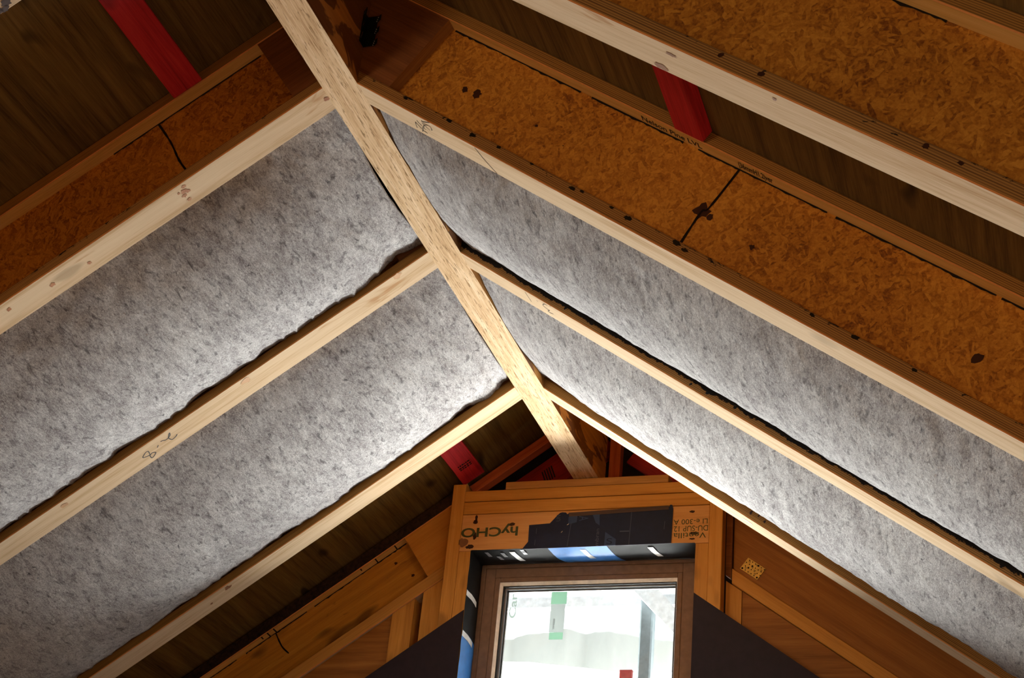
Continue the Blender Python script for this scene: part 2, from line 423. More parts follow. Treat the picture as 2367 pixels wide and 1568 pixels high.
def blot(bm, side, s, dy, h, nrm, rad, seed=0, stretch=1.6, face='bottom'):
    """irregular flat stain lying on a face"""
    rnd = random.Random(seed); n = 14; vs = []
    for i in range(n):
        a = 2 * math.pi * i / n; q = rad * rnd.uniform(.6, 1.15)
        if face == 'bottom': p = lp(side, s + math.cos(a) * q * stretch, dy + math.sin(a) * q, h)
        else: p = lp(side, s + math.cos(a) * q * stretch, dy, h + math.sin(a) * q)
        vs.append(bm.verts.new(p + Vector(nrm) * .0009))
    bm.faces.new(vs)

# joists, near edge at the given distance along the ridge
JL0 = i_joist('L', -.90, 'pale roof joist whose resin-stained end just shows in the top left corner', stiff=0)
JL1 = i_joist('L', .0, 'pale roof joist with strand board web, left of the ridge beam, first above the insulation', seams=[[(.524, .30), (.521, .209), (.527, .125), (.5226, .06)]], bead=.6, edge=M_edge_s, stiff=.148)
JL2 = i_joist('L', .881, 'pale roof joist with figure 8 in pen, between the two left insulation strips')
JL3 = i_joist('L', 1.84, 'pale roof joist with a round dark knot, left slope below the lowest insulation strip')
JR0 = i_joist('R', -.94, 'pale roof joist crossing the upper right corner in front of strand board', edge=M_edge_s, bead=.6, stiff=0)
JR1 = i_joist('R', .0, 'roof joist with wide orange strand board web and scribbled pen number beside the ridge beam', seams=[[(1.194, .304), (1.196, .171), (1.186, .151), (1.198, .037)]], bead=.97, edge=M_edge_s, stiff=.163)
JR2 = i_joist('R', .9, 'roof joist with black resin bled along its side, between the two right insulation strips', edge=M_edge_b)
JR3 = i_joist('R', 1.867, 'whitest roof joist, right slope, passing just above the window framing', skew=.012)
JL4 = i_joist('L', 2.74, 'shaded roof joist against the gable wall left of the window framing', s0=('x', .56), stiff_s0=('x', .56), stiff=.811, stiff_mat=M_panel2, edge=M_edge_l, edge_top=M_edge_b2, web_mat=M_board, bead=.97, dep=.325, ft=.050, seams=[[(1.505, .275), (1.508, .2), (1.495, .15)]])

for s_, lift in ((.866, 0), (.967, 0), (1.043, .02), (1.498, 0), (1.53, .0), (1.56, .015)):
    bm = bmesh.new(); add_ribbon(bm, [lp('L', s_, .004, .273), lp('L', s_ + .002, .044 - lift, .273)], .006, (0, 0, -1), .001); link_bm('glue_run', bm, M_glue, JL4, recalc=False)
for s_, h_ in ((.905, .2175), (.867, .121)):
    bm = bmesh.new(); blot(bm, 'L', s_, FW / 2 - .0055, h_, (0, 1, 0), .008, int(s_ * 100), 1.0, 'side'); link_bm('knot', bm, M_res, JL4, recalc=False)
for k, (s_, d_, q_) in enumerate([(.600, .082, .012), (.612, .094, .010), (.630, .088, .013), (.585, .070, .012), (.648, .080, .010)]):
    bm = bmesh.new(); blot(bm, 'L', s_, d_, 0, (0, 0, -1), q_, 140 + k, 1.3); link_bm('resin_stain', bm, M_res, JL0, recalc=False)
marks(JL2, 'L', [[(1.2028, 0.0601), (1.1985, 0.0391), (1.2078, 0.037), (1.2246, 0.0478), (1.2241, 0.0537), (1.2133, 0.0577), (1.2028, 0.0601), (1.1922, 0.0576), (1.1853, 0.064), (1.1855, 0.0689), (1.1984, 0.0774), (1.2066, 0.078), (1.2058, 0.0651), (1.2028, 0.0601)], [(1.1599, 0.0417), (1.1684, 0.0495)], [(1.1464, 0.033), (1.1387, 0.0355), (1.1314, 0.0412), (1.1189, 0.0399), (1.1108, 0.028), (1.104, 0.0219), (1.1086, 0.0333), (1.1169, 0.0388), (1.119, 0.0447), (1.1162, 0.0559), (1.11, 0.0589), (1.0958, 0.0548), (1.0902, 0.0496)]])
marks(JR1, 'R', [[(0.2738, 0.0821), (0.2817, 0.0513), (0.2864, 0.0536), (0.2944, 0.0661), (0.2993, 0.0723)], [(0.2962, 0.0316), (0.3014, 0.0432), (0.308, 0.0514)], [(0.2915, 0.0835), (0.2965, 0.0824), (0.3047, 0.0668), (0.3104, 0.052)], [(0.3008, 0.0766), (0.309, 0.0796), (0.3171, 0.0813)], [(0.3327, 0.0354), (0.3223, 0.0403), (0.3152, 0.052), (0.3132, 0.0604), (0.3173, 0.0631)], [(0.3271, 0.0415), (0.3327, 0.0461), (0.3394, 0.0522)], [(0.3184, 0.0306), (0.3216, 0.0346), (0.3244, 0.0381)], [(0.3235, 0.0274), (0.3324, 0.0289), (0.3471, 0.0258), (0.3542, 0.0275), (0.3538, 0.039), (0.3516, 0.0434), (0.348, 0.0437)], [(0.3252, 0.0151), (0.3228, 0.0217), (0.3401, 0.0135), (0.3613, 0.003)]], .0026)
marks(JR1, 'R', [[(.535, .005), (.552, .05), (.580, .097)]], .0026)
marks(JR2, 'R', [[(0.3549, 0.0142), (0.3584, 0.0433), (0.3615, 0.0677)], [(0.3988, 0.0273), (0.4069, 0.0283)], [(0.4493, 0.0181), (0.4435, 0.0143), (0.4292, 0.0266), (0.4249, 0.0406), (0.4331, 0.0476), (0.4484, 0.0484), (0.4374, 0.0613), (0.4396, 0.0682), (0.45, 0.0663), (0.46, 0.0619)], [(0.4653, 0.003), (0.4684, 0.0086)]], .0026)
# printing on the underside of the top flange beside the red block
text_obj('stamped_text', 'Nelson Pine LVL', .020, lp('R', .876, .034, .3040), (1, 0, 0), (0, -1, 0), M_ink, JR1, fit=.20)
text_obj('stamped_text', '|36mmH1.2|ver', .023, lp('R', 1.196, .032, .3040), (1, 0, 0), (0, -1, 0), M_ink, JR1, fit=.105)

M_knot = plain('brown_knot', (.25, .11, .05), .7)
M_knot2 = plain('pale_knot', (.55, .32, .17), .7)
M_sap = timber('rusty_sap', (.55, .3, .14), (.36, .13, .04), (.16, .05, .015), 1)
def knot(j, side, s, dy, rad, mat, seed, stretch=1.3):
    bm = bmesh.new(); blot(bm, side, s, dy, 0, (0, 0, -1), rad, seed, stretch)
    link_bm('knot', bm, mat, j, recalc=False)
knot(JL3, 'L', 1.386, .022, .013, M_knot, 1); knot(JL2, 'L', .801, .020, .014, M_knot2, 2); knot(JL2, 'L', .194, .014, .014, M_knot2, 3)
knot(JL2, 'L', 1.524, .026, .012, M_knot2, 4); knot(JL3, 'L', 1.475, .05, .005, M_knot, 5)
knot(JR0, 'R', 1.435, .089, .010, M_knot, 6, 1.8); knot(JR0, 'R', 1.723, .02, .005, M_knot, 7); knot(JR0, 'R', 1.477, .029, .005, M_knot, 8, 3)
knot(JR3, 'R', 1.02, .05, .010, M_knot2, 9, 3); knot(JL1, 'L', .073, .046, .008, M_sap, 10)
for k, (s, dy, rr) in enumerate([(.552, .018, .006), (.560, .034, .010), (.566, .050, .007), (.548, .042, .006), (.561, .072, .006), (.575, .03, .004), (.9, .06, .006), (1.02, .05, .008), (1.16, .035, .008)]):
    bm = bmesh.new(); blot(bm, 'L', s, dy, 0, (0, 0, -1), rr, 20 + k, 1.2); link_bm('sap_stain', bm, M_sap, JL1, recalc=False)
# resin stains on the strand board and flange side of the right joist
for k, (s, h, rr) in enumerate([(1.1848, .155, .024), (1.215, .150, .010), (.344, .152, .012), (.386, .158, .016), (1.9829, .144, .016), (.615, .155, .006), (1.36, .13, .008)]):
    bm = bmesh.new(); blot(bm, 'R', s, FW / 2 - .0055, h, (0, -1, 0), rr, 40 + k, 1.0, 'side'); link_bm('resin_stain', bm, M_res, JR1, recalc=False)
for k, (s, h, rr) in enumerate([(.242, .028, .007), (.411, .031, .010), (.507, .026, .011), (.60, .031, .008), (.72, .033, .006), (.869, .026, .010), (.90, .031, .007), (1.0, .030, .007), (1.057, .026, .011), (1.215, .029, .012), (1.245, .022, .010), (1.62, .029, .008), (1.74, .031, .010), (1.9, .028, .008)]):
    bm = bmesh.new(); blot(bm, 'R', s, 0, h, (0, -1, 0), rr * .6, 60 + k, 1.9, 'side'); link_bm('resin_stain', bm, M_glue, JR1, recalc=False)
for k, (s, h, rr) in enumerate([(1.585, .026, .008), (1.68, .024, .010), (2.03, .026, .009), (2.10, .024, .008), (2.28, .026, .007), (2.34, .024, .007), (2.42, .022, .007)]):
    bm = bmesh.new(); blot(bm, 'R', s, 0, h, (0, -1, 0), rr * .7, 80 + k, 1.1, 'side'); link_bm('resin_stain', bm, M_res, JR0, recalc=False)
for k, (s, h, rr) in enumerate([(.38, .020, .009), (.52, .018, .010), (.63, .022, .014), (1.03, .012, .008), (1.09, .016, .012), (1.1, .022, .014), (1.19, .020, .010)]):
    bm = bmesh.new(); blot(bm, 'R', s, 0, h, (0, -1, 0), rr * .7, 100 + k, .8, 'side'); link_bm('resin_stain', bm, M_glue, JR2, recalc=False)
for k, (s, h, rr) in enumerate([(1.03, .022, .012), (1.06, .027, .007), (1.09, .020, .009)]):
    bm = bmesh.new(); blot(bm, 'R', s, .012 * (s - .6), h, (0, -1, 0), rr * .7, 120 + k, .7, 'side'); link_bm('resin_stain', bm, M_res, JR3, recalc=False)

# ridge beam
bm = bmesh.new(); zb = -.0385
for f in add_prism(bm, [(-BEAM, 0, zb), (BEAM, 0, zb), (BEAM, 0, .365), (0, 0, .402), (-BEAM, 0, .365)], (0, 4.375, 0)): f.material_index = 1
bmesh.ops.recalc_face_normals(bm, faces=bm.faces)
for f in bm.faces:
    if f.normal.z < -.5: f.material_index = 0
rb = link_bm('ridge_beam', bm, [M_beam_b, M_beam_s]); rb.location = (0, -1.6, 0)
tag(rb, 'long pale ridge beam with fine grain running along the peak of the roof', 'beam')

# ------------------------------------------------------------------ roof sheathing (the ceiling of the room)
bm = bmesh.new(); h0, h1 = DEP + .001, DEP + .020
def wpt(side, s, h, y):
    sg = 1 if side == 'R' else -1
    return (sg * (s * CA + h * SA), y, -s * SA + h * CA)
for y0, y1 in [(-7.0, 3.5)]:
    sec = [wpt('L', 3.35, h0, y0), wpt('L', -h0 * TA, h0, y0), wpt('R', 3.35, h0, y0), wpt('R', 3.35, h1, y0), wpt('R', -h1 * TA, h1, y0), wpt('L', 3.35, h1, y0)]
    add_prism(bm, sec, (0, y1 - y0, 0))
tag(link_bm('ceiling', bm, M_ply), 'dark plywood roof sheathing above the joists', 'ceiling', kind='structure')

# ------------------------------------------------------------------ insulation batts
def hump(t, tp=.54):
    """cross section of the sagging batt: lowest at tp, leaning flanks, rounded at the joists"""
    q = (t / tp) if t < tp else (1 - t) / (1 - tp)
    return .5 * (1 - (1 - q) ** 2.6) + .5 * math.sin(q * math.pi / 2) ** 1.2
def batt(side, ya, yb, label, seed, hn=.028, hf=.034, sag=.10, wrinkle=1.0, s1=SEND):
    """soft grey fibre batt lying between two joists; ya/yb world distances along the ridge"""
    bm = bmesh.new(); ns, nt_ = 420, 64; W = yb - ya; rows = []
    for i in range(ns + 1):
        row = []
        u = i / ns; s = .035 + (s1 - .035) * u ** 1.25
        for j in range(nt_ + 1):
            t = j / nt_; y = W * t
            q = Vector((s * 1.0, y * 1.0, seed * 7.3))
            h = hn + (hf - hn) * t - sag * (.30 + .70 * min(1, s / .40)) * hump(t)
            # torn, lumpy edge on the far side
            e = max(0.0, (t - .60) / .40)
            lump = noise.noise(Vector((s * 5.0, seed * 3.1, 0))) * .009 + noise.noise(Vector((s * 16, seed, 2))) * .004
            near_ridge = max(0.0, 1 - s / .55)
            h += e * e * (lump * wrinkle + near_ridge * .026 * wrinkle * (.5 + noise.noise(Vector((s * 9, y * 7, seed)))))
            # creases running along the ridge direction
            cr = noise.noise(Vector((s * 13 + .8 * noise.noise(q * 3), y * 1.6, seed * 2.0)))
            h -= .006 * wrinkle * e * max(0, 1 - abs(cr) * 6)
            h += .006 * noise.noise(q * 4) + .003 * noise.noise(Vector((s * 22, y * 9, seed))) + .0016 * noise.noise(Vector((s * 60, y * 24, seed)))
            row.append(bm.verts.new(lp(side, max(s + (t ** 4) * .02 * lump * 10, s_plumb(h) + .004), y, h)))
        rows.append(row)
    for i in range(ns):
        for j in range(nt_):
            bm.faces.new((rows[i][j], rows[i + 1][j], rows[i + 1][j + 1], rows[i][j + 1]))
    # back of the batt
    hb = .20
    bd = [r_[0] for r_ in rows] + rows[-1][1:] + [r_[-1] for r_ in rows[-2::-1]] + rows[0][-2:0:-1]
    up = [bm.verts.new((v.co.x, v.co.y, hb)) for v in bd]; n = len(bd)
    for i in range(n): bm.faces.new((bd[i], bd[(i + 1) % n], up[(i + 1) % n], up[i]))
    bm.faces.new(up)
    o = link_bm('insulation_batt', bm, M_felt, smooth=True); o.matrix_world = roofM(side, ya)
    return tag(o, label, 'insulation', 'grey insulation batts between the joists')
g = .002
batt('L', .0 + FW + g, .881 - g, 'grey insulation batt, upper strip left of the ridge beam with torn lower edge', 1, hn=.034, wrinkle=1.3)
batt('L', .881 + FW + g, 1.84 - g, 'grey insulation batt, lower strip left of the ridge beam', 2, hn=.034, wrinkle=1.0)
batt('R', .0 + FW + g, .9 - g, 'grey insulation batt, upper strip right of the ridge beam below strand board', 3, hf=.037, sag=.078, wrinkle=.5)
batt('R', .9 + FW + g, 1.867 - .02, 'grey insulation batt, lower strip right of the ridge beam, brightest over the window', 4, sag=.075, wrinkle=.6)

# ------------------------------------------------------------------ red blocking under the sheathing
def red_block(side, s0, s1, y0, y1, h0, label, mat=None):
    bm = bmesh.new()
    a, b = lp(side, s0, y0, h0), lp(side, s1, y1, DEP)
    add_box(bm, min(a.x, b.x), max(a.x, b.x), min(a.y, b.y), max(a.y, b.y), h0, DEP, .003)
    o = link_bm('red_block', bm, mat or M_red, loc=None); o.matrix_world = roofM(side, 0)
    return tag(o, label, 'timber block', 'red timber blocks between joists')
red_block('L', .341, .441, -.797, -.006, .298, 'bright red timber block in the top left, ending on the first left joist')
red_block('R', .996, 1.091, -.825, -.006, .301, 'dark red timber block between the two upper right joists')
rb3 = red_block('L', .362, .470, 1.955, 2.70, .293, 'red timber block with black stamped lines beside the gable framing')
rnd = random.Random(3)
for row, dy in enumerate((2.548, 2.566, 2.58)):
    bm = bmesh.new(); s = .444
    while s > .385:
        ln = rnd.uniform(.004, .012)
        add_ribbon(bm, [lp('L', s, dy, .293), lp('L', s - ln, dy, .293)], .010 if row < 2 else .008, (0, 0, -1), .0008); s -= ln + rnd.uniform(.002, .004)
    link_bm('stamped_line', bm, M_ink, rb3, recalc=False)

# ------------------------------------------------------------------ gable wall framing
YG = 2.665
ST = 'orange pine framing of the gable wall'
box_thing('wall_stud', -.588, -.531, YG, YG + .07, -3.4, -.043, M_orange_z, 'tall orange pine stud on the left side of the window, its top end free', 'wall stud', ST)
box_thing('wall_stud', .534, .588, YG, YG + .07, -3.4, -.06, M_orange_z, 'tall orange pine stud on the right side of the window under the white joist', 'wall stud', ST)
box_thing('window_jack_stud', -.5305, -.476, YG + .002, YG + .07, -3.4, -.3525, M_orange_z, 'short orange stud under the left end of the lintel', 'wall stud', ST)
box_thing('window_jack_stud', .480, .5335, YG + .002, YG + .07, -3.4, -.3525, M_orange_z, 'short orange stud under the right end of the lintel', 'wall stud', ST)
box_thing('top_plate', -.5305, .5335, YG, YG + .07, -.1255, -.0775, M_orange, 'upper of two orange horizontal plates over the window', 'timber plate', ST)
box_thing('top_plate', -.5305, .5335, YG + .001, YG + .07, -.1835, -.1285, M_orange, 'lower of two orange horizontal plates over the window', 'timber plate', ST)
box_thing('timber_packer', -.351, .357, YG, YG + .09, -.0755, -.042, M_pad, 'thin pale orange packer strip under the end of the ridge beam', 'timber packer')
lin = box_thing('lintel', -.5305, .5335, YG + .001, YG + .09, -.352, -.1865, M_lintel, 'wide orange lintel over the window with green stamped letters', 'lintel')
LO = Vector((-.0 + (-.5305 + .5335) / 2, YG + .001 + .0445, -.352))
def lin_local(p): return Vector(p) - LO
text_obj('stamped_text', 'hyCHO', .040, lin_local((-.277, YG + .001, -.250)), (-1, 0, 0), (0, 0, -1), M_green, lin, fit=.252, lift=.001, bold=.022)
text_obj('stamped_text', 'LI e-300 A', .022, lin_local((.527, YG + .001, -.247)), (-1, 0, 0), (0, 0, -1), M_green, lin, fit=.140, lift=.001)
text_obj('stamped_text', 'DU-SUP 12', .024, lin_local((.529, YG + .001, -.276)), (-1, 0, 0), (0, 0, -1), M_green, lin, fit=.140, lift=.001)
text_obj('stamped_text', 'Ventilla', .024, lin_local((.522, YG + .001, -.306)), (-1, 0, 0), (0, 0, -1), M_green, lin, fit=.134, lift=.001)
def lin_blot(x, z, rx, rz, mat, seed, name='knot'):
    rnd = random.Random(seed); bm = bmesh.new(); vs = []
    for i in range(16):
        a = 2 * math.pi * i / 16; q = rnd.uniform(.7, 1.15)
        vs.append(bm.verts.new(lin_local((x + math.cos(a) * rx * q, YG, z + math.sin(a) * rz * q))))
    bm.faces.new(vs); link_bm(name, bm, mat, lin, recalc=False)
lin_blot(-.468, -.207, .006, .02, M_res, 1, 'stain'); lin_blot(-.471, -.222, .010, .010, M_res, 2, 'stain'); lin_blot(-.307, -.238, .018, .008, M_res, 3)
lin_blot(-.467, -.285, .008, .022, M_res, 4, 'stain'); lin_blot(-.484, -.334, .018, .010, M_res, 5, 'stain')
lin_blot(-.516, -.312, .022, .022, M_knot, 6); lin_blot(.462, -.214, .014, .006, M_res, 7); lin_blot(.474, -.309, .020, .008, M_res, 8); lin_blot(.466, -.333, .014, .004, M_res, 9)

# wall below the left gable joist
L4 = lambda x, h=0.0: -(abs(x)) * TA + h / CA      # underside of the gable joists at wall position x
def raked(name, x0, x1, y0, y1, zlow, mat, label, cat, off=-.002, group=None, inset=0):
    bm = bmesh.new(); s = .002
    add_prism(bm, [(x0, y0, zlow), (x1, y0, zlow), (x1, y0, L4(x1) + off), (x0, y0, L4(x0) + off)], (0, y1 - y0, 0))
    return tag(link_bm(name, bm, mat, loc=((x0 + x1) / 2, (y0 + y1) / 2, zlow)), label, cat, group)
raked('wall_stud', -.829, -.735, 2.742, 2.83, -3.4, M_orange_z, 'wide shaded stud with raked top under the left gable joist', 'wall stud', group=ST)
raked('wall_stud', -.699, -.592, 2.742, 2.83, -3.4, M_orange_z, 'shaded stud with raked top standing against the tall left stud', 'wall stud', group=ST)
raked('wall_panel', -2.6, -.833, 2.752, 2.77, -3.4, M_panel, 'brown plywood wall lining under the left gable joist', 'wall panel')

# right hand gable: dropped rake plate, plywood panel above and below it
r4 = thing('gable_rafter', roofM('R', 2.745), 'orange raking plate running down the gable wall right of the window', 'rafter')
bm = bmesh.new(); add_bar(bm, 'R', rect(0, .05, -.046, .006), ('x', .616), SEND); link_bm('rake_plate', bm, M_orange, r4)
bm = bmesh.new(); add_prism(bm, [lp('R', s_plumb(.007, .616), .025, .007), lp('R', SEND, .025, .007), lp('R', SEND, .025, .299), lp('R', s_plumb(.299, .616), .025, .299)], (0, .015, 0)); link_bm('web', bm, M_panel, r4)
bm = bmesh.new(); add_bar(bm, 'R', rect(0.0, .09, .30, DEP), ('x', .616), SEND); link_bm('top_flange', bm, M_edge, r4)
bm = bmesh.new(); add_prism(bm, [(.590, 2.742, -.46), (.613, 2.742, -.478), (.613, 2.742, -.10), (.590, 2.742, -.10)], (0, .02, 0))
tag(link_bm('packing_strip', bm, M_stiff, loc=(.6, 2.75, -.46)), 'narrow dark brown strip beside the tall right stud, above the raking plate', 'timber strip', ST)
raked('wall_stud', .592, .656, 2.747, 2.83, -3.4, M_orange_z, 'orange stud with raked top right of the tall right stud', 'wall stud', off=-.062, group=ST)
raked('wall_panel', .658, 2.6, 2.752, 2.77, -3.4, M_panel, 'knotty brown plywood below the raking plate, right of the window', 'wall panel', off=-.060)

# perforated nail plate
npl = thing('nail_plate', Matrix.Translation((.6935, 2.768, -.429)) @ Matrix.Rotation(A, 4, 'Y'), 'brassy perforated nail plate on the right gable plywood', 'nail plate')
bm = bmesh.new(); add_box(bm, -.044, .044, -.0015, .0015, -.027, .030, .0008); link_bm('plate', bm, M_brass, npl)
rnd = random.Random(5)
bm = bmesh.new()
for i in range(6):
    for j in range(4):
        cx, cz = -.036 + i * .0145 + (j % 2) * .005, -.020 + j * .0145
        rr = .0042 if (i * 3 + j * 2) % 5 == 0 else .0024
        vs = [bm.verts.new((cx + rr * math.cos(a * math.pi / 5), -.0021, cz + rr * math.sin(a * math.pi / 5))) for a in range(10)]; bm.faces.new(vs)
link_bm('holes', bm, M_hole, npl, recalc=False)
bm = bmesh.new()
for (cx, cz) in [(-.028, .018), (-.004, .004), (.02, -.012), (.032, .014), (-.026, -.012), (.006, .022), (.012, -.002)]:
    bmesh.ops.create_uvsphere(bm, u_segments=10, v_segments=6, radius=.0042, matrix=Matrix.Translation((cx, -.0018, cz)) @ Matrix.Diagonal((1, .5, 1, 1)))
link_bm('nail_heads', bm, M_brass, npl, smooth=True)

# red members in the peak behind the packer
rr_ = thing('red_rafter', roofM('L', 2.755), 'orange-red rafter rising to the ridge left of the beam end', 'rafter')
bm = bmesh.new(); add_bar(bm, 'L', rect(0, .05, .270, .311), -.12, .455); link_bm('timber', bm, M_redo, rr_)
r1 = thing('red_board', roofM('L', 2.86), 'dark red gable board with black stamp, left of the beam end', 'board', 'dark red boards in the gable peak')
bm = bmesh.new(); add_bar(bm, 'L', rect(0, .02, .09, .262), -.16, .78); link_bm('board', bm, M_redd, r1)
bm = bmesh.new()
for k in range(5): add_ribbon(bm, [lp('L', .11 + .012 * k, 0, .225), lp('L', .125 + .012 * k, 0, .165)], .006, lp('L', 0, -1, 0), .0008)
link_bm('stamped_line', bm, M_ink, r1, recalc=False)
r2 = thing('red_board', roofM('R', 2.80), 'dark red gable board right of the red post', 'board', 'dark red boards in the gable peak')
bm = bmesh.new(); add_bar(bm, 'R', rect(0, .02, .152, .34), .06, .50); link_bm('board', bm, M_redd, r2)
box_thing('red_post', .062, .111, 2.79, 2.84, -.07, .33, M_redo_z, 'short upright orange-red post beside the end of the ridge beam', 'post')

# bracket on the ridge beam
br = thing('metal_bracket', Matrix.Translation((BEAM, 0, .145)), 'small dark metal bracket with bent tabs in the corner of beam and right joist', 'bracket')
bm = bmesh.new(); add_box(bm, .0005, .0025, -.032, -.0005, -.055, .055, .0004); add_box(bm, .0005, .034, -.003, -.001, -.055, .055, .0004); link_bm('angle_plate', bm, M_steel, br)
for k, z in enumerate((-.042, .002, .046)):
    bm = bmesh.new(); add_prism(bm, [(.002, -.030, z - .009), (.002, -.030, z + .009), (.014, -.043, z + .012), (.014, -.043, z - .006)], (.0015, .0012, 0)); link_bm('tab', bm, M_steel, br)
    bm = bmesh.new(); add_prism(bm, [(.032, -.002, z - .014), (.032, -.002, z + .004), (.046, -.012, z + .006), (.046, -.012, z - .012)], (.0012, .0015, 0)); link_bm('tab', bm, M_steel, br)
    for q in range(3):
        bm = bmesh.new(); bmesh.ops.create_uvsphere(bm, u_segments=8, v_segments=6, radius=.0022, matrix=Matrix.Translation((.0035 + q * .003, -.030 - q * .003, z + .001 * q)))
        link_bm('rib', bm, M_spacer, br, smooth=True)
        bm = bmesh.new(); bmesh.ops.create_uvsphere(bm, u_segments=8, v_segments=6, radius=.0022, matrix=Matrix.Translation((.032 + q * .002, -.004 - q * .001, z - .012 + .006 * q)))
        link_bm('rib', bm, M_spacer, br, smooth=True)

# ------------------------------------------------------------------ membranes around the window
lm = thing('roof_membrane', Matrix.Translation((0, 2.660, -.27)), 'navy blue membrane scrap with pale print hanging over the lintel', 'membrane')
def lm_poly(name, pts, mat, y=0.0, th=.0012):
    bm = bmesh.new(); add_prism(bm, [(x, y, z + .27) for x, z in pts], (0, th, 0)); return link_bm(name, bm, mat, lm)
lm_poly('sheet', [(-.228, -.2475), (-.138, -.243), (-.104, -.204), (-.096, -.197), (-.087, -.195), (-.072, -.197), (-.064, -.205), (-.058, -.200), (.368, -.191), (.370, -.1815), (.3795, -.182), (.384, -.20), (.3815, -.3514), (-.25, -.3545), (-.226, -.322)], M_navy)
lm_poly('grimy_hem', [(-.058, -.199), (.364, -.185), (.366, -.203), (-.056, -.217)], M_grime, -.0016)
lm_poly('pale_panel', [(-.058, -.218), (-.02, -.213), (-.022, -.243), (-.058, -.252)], M_navy2, -.0014)
lm_poly('pale_panel', [(.045, -.212), (.075, -.211), (.078, -.262), (.06, -.248)], M_navy2, -.0014)
lm_poly('pale_panel', [(.104, -.292), (.15, -.325), (.15, -.352), (.102, -.352)], M_navy2, -.0014)
for (x0, z0, x1, z1, w_) in [(-.045, -.245, -.055, -.352, .0022), (.211, -.208, .206, -.352, .0022), (.205, -.292, .165, -.292, .005), (-.193, -.265, -.193, -.29, .002), (-.195, -.315, -.196, -.34, .002), (.352, -.255, .35, -.29, .0022), (-.05, -.353, -.01, -.352, .003)]:
    bm = bmesh.new(); add_ribbon(bm, [(x0, 0, z0 + .27), (x1, 0, z1 + .27)], w_, (0, -1, 0), .002); link_bm('printed_line', bm, M_greyp, lm, recalc=False)
text_obj('printed_text', 'mbran', .016, Vector((.078, -.0015, -.352 + .27)), (0, 0, 1), (-1, 0, 0), M_greyp, lm, fit=.075)
text_obj('printed_text', 'UN', .018, Vector((-.093, -.0015, -.236 + .27)), (0, 0, 1), (-1, 0, 0), M_greyp, lm, fit=.028)
text_obj('printed_text', 'A', .040, Vector((-.012, -.0015, -.238 + .27)), (0, 0, 1), (1, 0, 0), M_navy2, lm, fit=.022)
text_obj('printed_text', 'S', .026, Vector((.112, -.003, -.347 + .27)), (1, 0, 0), (0, 0, 1), M_navy, lm, fit=.024)
for (x, z, a) in [(-.062, -.255, .5), (-.085, -.288, .25)]:
    bm = bmesh.new(); add_ribbon(bm, [(x, 0, z + .27), (x + .010 * math.cos(1.2 - a), 0, z + .27 + .008 * math.sin(1.2 - a))], .0022, (0, -1, 0), .003); link_bm('staple', bm, M_bead, lm, recalc=False)

# taped lining of the window opening: bulging head and left side
tp = thing('window_tape', Matrix.Translation((0, YG, -.352)), 'shiny black and blue tape lining the head and left side of the window opening', 'tape')
def head_strip(x0, x1, lift=0.0, nx=30, slant=0.0, ta=0.0, tb=1.0):
    bm = bmesh.new(); R_ = []
    for i in range(nx + 1):
        row = []
        for j in range(11):
            t = ta + (tb - ta) * j / 10; x = x0 + (x1 - x0) * i / nx + slant * t
            y = -.003 + .138 * t; z = .001 - .011 * t - .012 * math.sin(math.pi * t) - lift
            z += .0014 * noise.noise(Vector((x * 14 + t * 4, t * 7, 1)))
            row.append(bm.verts.new((x, y - lift, z)))
        R_.append(row)
    for i in range(nx):
        for j in range(10): bm.faces.new((R_[i][j], R_[i + 1][j], R_[i + 1][j + 1], R_[i][j + 1]))
    return bm
link_bm('head_lining', head_strip(-.475, .479, nx=160), M_black, tp, smooth=True)
link_bm('blue_band', head_strip(-.140, .112, .0012, 50, .05), M_blue, tp, smooth=True)
for x in (-.318, -.012, .272): link_bm('white_tag', head_strip(x, x + .024, .0022, 4, .06, .12, .62), M_white, tp, smooth=True)
for x, ta in ((-.425, .1), (-.392, .3), (-.36, .15), (-.265, .05)): link_bm('grey_tag', head_strip(x, x + .016, .0022, 3, .06, ta, ta + .2), M_spacer, tp, smooth=True)
def side_strip(z0, z1, lift=0.0, nz=30, slant=0.0, t0=0, t1=1):
    bm = bmesh.new(); R_ = []
    for i in range(nz + 1):
        row = []
        for j in range(9):
            t = t0 + (t1 - t0) * j / 8; z = z0 + (z1 - z0) * i / nz + slant * t
            y = -.003 + .138 * t; x = -.4755 + .006 * t + .007 * math.sin(math.pi * t) + lift + .0018 * noise.noise(Vector((z * 18, t * 5, 4)))
            row.append(bm.verts.new((x, y - lift, z + .352)))
        R_.append(row)
    for i in range(nz):
        for j in range(8): bm.faces.new((R_[i][j], R_[i][j + 1], R_[i + 1][j + 1], R_[i + 1][j]))
    return bm
link_bm('side_lining', side_strip(-.352, -3.35, nz=300), M_black, tp, smooth=True)
link_bm('side_blue_band', side_strip(-.70, -.93, .0012, 40, -.02), M_blue, tp, smooth=True)
for z in (-.525, -.700): link_bm('white_tag', side_strip(z, z - .024, .0022, 4, -.025, 0, .75), M_white, tp, smooth=True)

# dark purple membrane covering the lower wall either side of the window
for sg, x0, zt, lab in ((-1, -.478, -.613, 'dark purple membrane on the wall left of the window, slanting upper edge'), (1, .4815, -.5635, 'dark purple membrane on the wall right of the window, slanting upper edge')):
    bm = bmesh.new(); xe = sg * 2.0
    add_prism(bm, [(x0, YG - .004, -3.4), (xe, YG - .004, -3.4), (xe, YG - .004, zt - (2.0 - abs(x0)) * .712), (x0, YG - .004, zt)], (0, .0015, 0))
    tag(link_bm('wall_membrane', bm, M_purple, loc=(sg * 1.2, YG - .004, -3.4)), lab, 'membrane')

